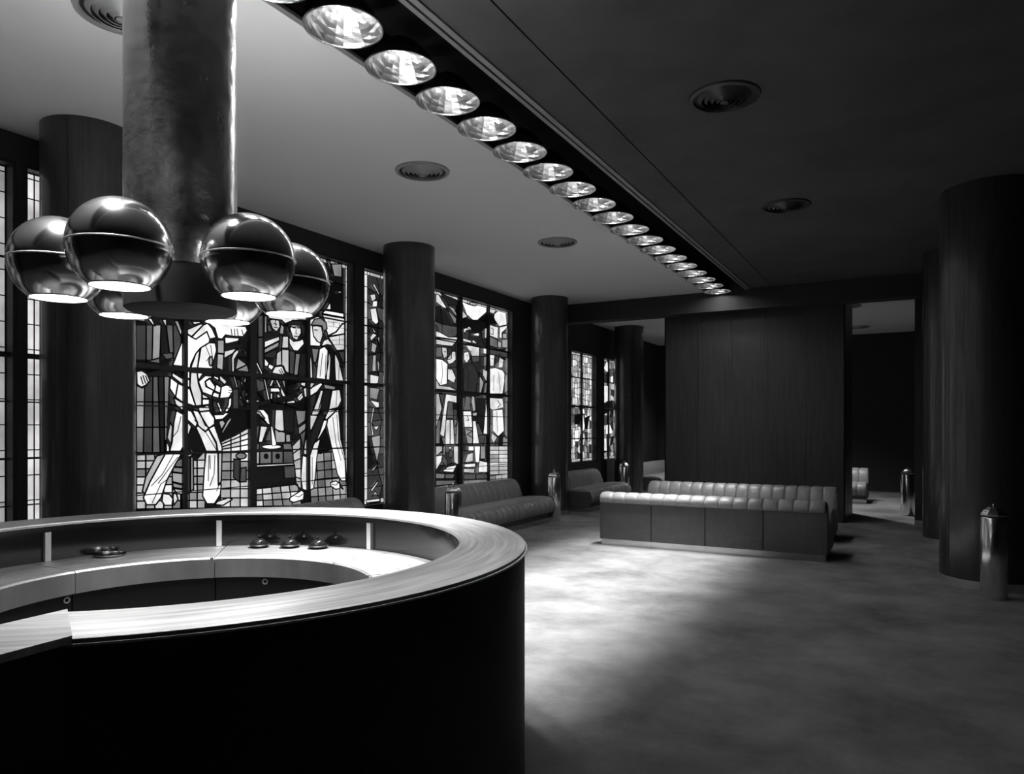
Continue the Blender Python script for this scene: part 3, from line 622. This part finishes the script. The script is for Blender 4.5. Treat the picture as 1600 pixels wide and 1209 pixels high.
W.ell('D', .05, 360, 550, 20, 26); W.ell('D', .05, 497, 550, 20, 26); W.ell('C', .45, 1275, 545, 62, 36); W.ell('C', .6, 658, 505, 52, 52); W.ell('C', .15, 650, 500, 22, 30, 5)
W.ell('A', .6, 912, 560, 22, 55, 5)
for tl, pts, hw in [
 ('B', [(130, 1175), (420, 1105), (720, 1040)], 3.0), ('A', [(1075, 375), (1240, 335), (1340, 310)], 2.6), ('A', [(940, 170), (985, 290)], 2.2),
 ('A', [(640, 1080), (740, 1105), (810, 1085), (890, 1078)], 1.3), ('A', [(785, 1160), (920, 1145)], 1.0), ('A', [(85, 745), (110, 830)], .7), ('A', [(110, 730), (140, 820)], .7), ('A', [(140, 730), (165, 800)], .7), ('A', [(50, 850), (100, 872), (160, 842)], 1.3),
 ('A', [(1130, 870), (1165, 880)], .6), ('A', [(1125, 900), (1170, 910)], .6), ('A', [(1120, 930), (1165, 940)], .6), ('A', [(850, 380), (900, 500), (860, 560)], .4), ('A', [(910, 370), (940, 590)], .4), ('A', [(1150, 180), (1160, 250)], .5), ('A', [(1220, 180), (1235, 265)], .5), ('A', [(1275, 190), (1300, 265)], .6), ('A', [(1190, 180), (1195, 260)], .5),
 ('C', [(470, 530), (340, 760), (210, 900)], .45), ('C', [(520, 560), (400, 720), (290, 870)], .45), ('C', [(400, 820), (320, 880), (220, 1100)], .45), ('C', [(560, 80), (520, 250), (450, 340)], .45),
 ('C', [(890, 540), (880, 840)], .45), ('C', [(960, 540), (950, 760), (900, 900)], .45), ('C', [(900, 540), (905, 700)], .4), ('C', [(830, 230), (980, 480)], .45), ('C', [(720, 120), (770, 190)], .45), ('C', [(1010, 880), (1000, 910), (980, 960)], .45),
 ('B', [(1020, 540), (1010, 640), (990, 820)], .4), ('B', [(1060, 560), (1050, 830)], .4), ('B', [(1190, 990), (1180, 1170)], .4), ('B', [(1220, 650), (1210, 850)], .4),
 ('D', [(1140, 90), (1180, 400), (1240, 600)], .45), ('D', [(1190, 60), (1210, 350), (1280, 590)], .45), ('D', [(900, 560), (900, 880)], .4), ('D', [(700, 1020), (740, 1030), (800, 990)], .6), ('D', [(1130, 880), (1180, 890), (1210, 860)], .6),
 ('B', [(445, 190), (480, 200)], .6), ('B', [(450, 235), (490, 240)], .6), ('B', [(670, 240), (700, 245)], .7), ('B', [(725, 245), (760, 245)], .7), ('B', [(710, 250), (705, 310), (720, 312)], .45), ('B', [(685, 340), (735, 345)], .8),
 ('B', [(925, 265), (960, 270)], .8), ('B', [(925, 350), (960, 400)], .9), ('B', [(465, 150), (470, 220)], .5), ('B', [(530, 720), (560, 790)], .6), ('B', [(550, 710), (580, 780)], .6), ('B', [(510, 740), (540, 790)], .6), ('B', [(740, 1080), (790, 1020)], .5), ('B', [(755, 1100), (800, 1050)], .5),
 ('B', [(1080, 340), (1180, 290), (1250, 200), (1290, 180)], 1.4), ('B', [(1080, 170), (1280, 190)], .3), ('B', [(1090, 220), (1280, 250)], .3), ('B', [(1130, 390), (1280, 380)], .3), ('B', [(1160, 440), (1280, 440)], .3), ('B', [(1150, 170), (1150, 220)], .3), ('B', [(1220, 190), (1220, 240)], .3), ('B', [(1220, 340), (1220, 440)], .3)]:
    S(tl, pts, hw, 5)
W.done()
# ---- crowd window
W = Window('window_3', WIN[2], 'stained glass window with a crowd of standing figures under dark hills', BARS, [8.35, 9.20, 10.09, 11.0], 2)
W.field(10, 14, .06, .34); W.field(4, 9, .15, .75, 1, 8.3, 9.4, .6, 3.6); W.border(.175, .03, .86)
P, S = W.P, W.S
for tl, tn, pts in [
 ('E', .9, [(60, 110), (85, 100), (180, 260), (140, 250), (60, 190)]), ('E', .6, [(190, 225), (260, 260), (295, 340), (270, 330)]), ('E', .5, [(185, 270), (285, 370), (280, 430), (260, 420)]), ('E', .92, [(60, 510), (110, 530), (200, 580), (295, 580), (295, 610), (60, 575)]),
 ('E', .82, [(60, 590), (290, 620), (240, 680), (60, 660)]), ('E', .4, [(60, 690), (120, 690), (130, 800), (60, 800)]), ('E', .68, [(125, 690), (180, 700), (185, 790), (150, 820), (130, 760)]), ('E', .2, [(185, 700), (240, 700), (230, 820), (190, 830)]),
 ('E', .92, [(60, 820), (130, 830), (190, 880), (180, 1100), (100, 1120), (60, 1040)]), ('E', .86, [(190, 930), (240, 940), (280, 1030), (260, 1090), (190, 1050)]), ('E', .86, [(240, 740), (275, 740), (280, 830), (240, 870), (200, 880), (180, 830)]),
 ('E', .72, [(60, 1050), (110, 1120), (210, 1130), (310, 1180), (60, 1170)]), ('E', .3, [(60, 440), (90, 500), (60, 500)]), ('E', .12, [(110, 90), (300, 170), (300, 230), (200, 220)]),
 ('E', .94, [(345, 180), (430, 220), (530, 225), (620, 250), (620, 300), (520, 390), (470, 390), (400, 330)]), ('E', .8, [(345, 270), (410, 350), (345, 380)]), ('E', .7, [(430, 190), (520, 205), (500, 235), (450, 225)]),
 ('E', .05, [(360, 370), (520, 400), (620, 320), (620, 460), (540, 540), (450, 500), (360, 460)]), ('E', .9, [(365, 490), (430, 460), (460, 500), (400, 500), (375, 540)]), ('E', .86, [(470, 545), (545, 525), (535, 570), (475, 560)]),
 ('E', .8, [(360, 590), (450, 620), (450, 645), (360, 625)]), ('E', .8, [(470, 605), (525, 655), (460, 640)]), ('E', .7, [(600, 480), (625, 480), (620, 590), (600, 590)]), ('E', .82, [(390, 650), (540, 690), (540, 790), (460, 790), (400, 690)]), ('E', .86, [(585, 700), (620, 695), (620, 770), (585, 760)]),
 ('E', .35, [(360, 700), (450, 740), (440, 830), (420, 740), (365, 750)]), ('E', .87, [(370, 750), (420, 740), (435, 820), (400, 870), (370, 830)]), ('E', .18, [(370, 880), (470, 870), (530, 990), (500, 1200), (365, 1180)]), ('E', .3, [(450, 790), (540, 790), (540, 850), (470, 860)]),
 ('E', .5, [(590, 800), (620, 790), (615, 910), (590, 900)]), ('E', .6, [(545, 1010), (590, 1080), (560, 1200), (540, 1200)]), ('E', .76, [(580, 930), (630, 960), (620, 1080), (580, 1000)]), ('E', .4, [(600, 1090), (630, 1080), (620, 1200), (590, 1200)]),
 ('E', .8, [(645, 260), (730, 280), (700, 320), (645, 300)]), ('E', .94, [(750, 285), (835, 310), (845, 440), (760, 460), (700, 370), (710, 320)]), ('E', .05, [(560, 390), (640, 315), (690, 330), (730, 430), (650, 430)]), ('E', .87, [(650, 440), (750, 470), (745, 600), (650, 560)]),
 ('E', .87, [(765, 470), (850, 450), (845, 480), (790, 530), (790, 590), (765, 590)]), ('E', .6, [(800, 540), (845, 540), (845, 600), (800, 590)]), ('E', .4, [(650, 570), (740, 610), (740, 700), (650, 670)]), ('E', .6, [(745, 620), (785, 640), (780, 700), (745, 690)]), ('E', .6, [(795, 610), (855, 600), (855, 700), (795, 690)]),
 ('E', .25, [(650, 715), (855, 740), (850, 810), (650, 770)]), ('E', .82, [(655, 770), (710, 770), (700, 900), (660, 900)]), ('E', .2, [(720, 780), (770, 770), (740, 860), (715, 880)]), ('E', .82, [(765, 800), (810, 830), (800, 920), (750, 920)]), ('E', .94, [(650, 930), (720, 920), (800, 950), (830, 1000), (800, 1209), (650, 1209)]),
 ('E', .55, [(820, 1000), (855, 990), (855, 1180), (820, 1209)]),
 ('F', .66, [(60, 110), (90, 100), (125, 270), (60, 500)]), ('F', .25, [(95, 110), (160, 110), (130, 240)]), ('F', .87, [(170, 110), (290, 130), (290, 210), (200, 190), (150, 590), (105, 560)]), ('F', .35, [(190, 200), (245, 200), (255, 380), (170, 380)]), ('F', .82, [(170, 395), (215, 395), (215, 670), (160, 670)]), ('F', .8, [(218, 395), (250, 395), (265, 670), (218, 670)]),
 ('F', .4, [(255, 390), (300, 400), (270, 480)]), ('F', .62, [(300, 360), (340, 330), (320, 660), (280, 670)]), ('F', .4, [(60, 400), (110, 400), (100, 660), (60, 660)]), ('F', .7, [(60, 690), (130, 690), (130, 740), (60, 800)]), ('F', .5, [(140, 690), (165, 690), (160, 790), (140, 790)]), ('F', .86, [(190, 690), (240, 700), (215, 730)]),
 ('F', .3, [(205, 740), (255, 740), (240, 820), (205, 810)]), ('F', .82, [(255, 690), (315, 690), (315, 900), (260, 870)]), ('F', .86, [(60, 800), (130, 790), (120, 860), (60, 960)]), ('F', .3, [(120, 860), (150, 790), (190, 860), (180, 920)]), ('F', .92, [(130, 970), (190, 920), (290, 900), (250, 980)]), ('F', .42, [(60, 990), (160, 1000), (150, 1050), (60, 1050)]),
 ('F', .36, [(165, 1000), (270, 1000), (250, 1050), (160, 1050)]), ('F', .36, [(60, 1070), (290, 1070), (240, 1110), (60, 1130)]), ('F', .6, [(60, 1140), (200, 1120), (160, 1200), (60, 1200)]),
 ('F', .36, [(390, 130), (440, 140), (440, 290), (365, 290)]), ('F', .62, [(460, 130), (485, 140), (500, 290), (470, 310), (455, 200)]), ('F', .72, [(465, 320), (520, 310), (510, 350), (470, 360)]), ('F', .87, [(360, 300), (450, 300), (465, 480), (375, 480)]), ('F', .55, [(375, 485), (465, 485), (465, 660), (410, 660)]), ('F', .92, [(470, 410), (500, 410), (540, 660), (470, 660)]),
 ('F', .93, [(620, 170), (635, 560), (585, 550), (600, 400)]), ('F', .12, [(500, 160), (610, 160), (580, 560), (520, 400)]), ('F', .86, [(420, 690), (480, 690), (480, 740), (420, 740)]), ('F', .93, [(485, 690), (550, 690), (540, 870), (500, 870)]), ('F', .62, [(555, 690), (605, 690), (605, 830), (555, 830)]), ('F', .76, [(410, 780), (470, 760), (470, 860), (380, 870)]),
 ('F', .93, [(380, 890), (500, 880), (490, 930), (370, 920)]), ('F', .72, [(370, 940), (490, 940), (480, 990), (365, 980)]), ('F', .86, [(540, 850), (630, 870), (630, 980), (530, 980)]), ('F', .3, [(370, 1000), (500, 1000), (500, 1055), (370, 1060)]), ('F', .28, [(505, 1000), (630, 1000), (630, 1050), (505, 1055)]), ('F', .46, [(370, 1070), (630, 1060), (630, 1110), (370, 1140)]),
 ('F', .82, [(655, 150), (800, 160), (810, 260), (690, 290), (660, 270)]), ('F', .94, [(690, 290), (800, 280), (815, 520), (750, 580), (690, 520)]), ('F', .46, [(820, 200), (855, 200), (855, 600), (820, 560)]), ('F', .72, [(680, 540), (740, 590), (700, 660), (670, 600)]), ('F', .1, [(760, 580), (800, 560), (790, 690), (750, 680)]), ('F', .5, [(805, 580), (855, 610), (855, 680), (800, 680)]),
 ('H', .78, [(130, 320), (180, 310), (190, 360), (150, 390)]), ('H', .82, [(160, 380), (205, 380), (200, 440), (150, 440)]), ('H', .87, [(130, 460), (190, 450), (215, 590), (190, 615), (150, 580)]), ('H', .7, [(155, 215), (175, 210), (225, 310), (215, 320)]), ('H', .6, [(140, 620), (190, 690), (170, 700)]), ('H', .82, [(130, 740), (160, 700), (200, 720), (140, 780)]),
 ('H', .6, [(150, 790), (200, 820), (180, 900), (140, 880)]), ('H', .7, [(205, 740), (225, 740), (225, 830)]), ('H', .6, [(160, 920), (190, 920), (190, 1080), (150, 1080)]), ('H', .6, [(200, 960), (225, 1000), (215, 1130)]), ('H', .86, [(130, 1110), (220, 1130), (210, 1200), (130, 1209)]),
 ('I', .5, [(120, 30), (215, 40), (190, 150), (120, 130)]), ('I', .86, [(120, 150), (210, 170), (210, 220), (180, 220)]), ('I', .8, [(150, 220), (165, 230), (140, 370), (160, 480), (140, 490), (130, 350)]), ('I', .86, [(140, 370), (170, 400), (215, 390), (180, 440)]), ('I', .56, [(135, 500), (220, 480), (220, 590), (155, 600)]), ('I', .6, [(155, 600), (220, 590), (190, 740)]),
 ('I', .6, [(140, 800), (210, 740), (150, 830)]), ('I', .86, [(130, 1000), (200, 910), (200, 930), (140, 1020)]), ('I', .7, [(140, 1060), (175, 1010), (205, 1060), (175, 1040)]), ('I', .86, [(90, 1095), (215, 1080), (215, 1105), (90, 1120)]), ('I', .82, [(90, 1130), (215, 1110), (215, 1140), (80, 1155)])]:
    P(tl, tn, pts, 3, .75)
W.quad('F', [(655, 690), (855, 690), (855, 1000), (655, 1010)], 2, 7, .55, .88, 3, .8); W.quad('F', [(655, 1020), (855, 1000), (855, 1090), (655, 1100)], 3, 2, .4, .75, 3, .7)
for tl, pts, hw in [('E', [(395, 780), (405, 790)], .7), ('E', [(395, 900), (420, 1000), (400, 1170)], .5), ('E', [(120, 850), (130, 1000), (110, 1100)], .5), ('E', [(700, 1000), (690, 1180)], .5), ('E', [(750, 960), (770, 1190)], .5), ('E', [(665, 820), (695, 825)], .6), ('F', [(400, 350), (420, 400), (395, 400)], .8), ('F', [(385, 500), (460, 520), (400, 560), (470, 600)], .8),
 ('F', [(740, 180), (770, 230), (740, 260)], .9), ('F', [(730, 300), (740, 540)], .5), ('E', [(145, 740), (165, 745)], .6), ('E', [(780, 860), (795, 862)], .6), ('E', [(670, 480), (690, 490), (690, 550), (660, 540)], .8)]:
    S(tl, pts, hw, 4)
W.done()
# ---- rear hall windows
BR = [(2.06, .022), (1.35, .012), (2.7, .012)]
W = Window('window_4', WIN[3], 'shorter stained glass window just past the beam in the rear hall', BR, [14.46, 15.1], 0)
W.field(6, 14, .2, .9); W.border(.06, .04, .8); W.field(9, 9, .55, .97, 2, 14.66, 15.74, 2.1, 3.2); W.field(8, 8, .15, .95, 2, 14.66, 15.74, .9, 2.02)
for pts, t in [([(90, 700), (170, 690), (130, 790), (85, 790)], .05), ([(150, 700), (170, 690), (190, 830), (140, 900)], .95), ([(190, 730), (230, 710), (210, 840), (185, 830)], .05), ([(85, 850), (125, 840), (130, 960), (90, 960)], .95)]: W.P('G', t, pts, 4)
W.done()
W = Window('window_5', WIN[4], 'last short stained glass window at the end of the rear hall', BR, [16.75, 17.3], -1)
W.field(6, 14, .1, .8); W.border(.04, .08, .75)
for pts, t in [([(365, 250), (400, 170), (425, 260), (400, 290)], .95), ([(350, 410), (420, 420), (420, 560), (370, 590), (350, 500)], .95), ([(360, 600), (450, 560), (460, 640), (365, 700)], .05), ([(385, 800), (430, 790), (460, 880), (390, 890)], .95), ([(360, 910), (395, 910), (400, 1050), (370, 1050)], .95), ([(435, 330), (460, 320), (460, 400), (435, 400)], .9)]: W.P('G', t, pts, 4)
W.done()
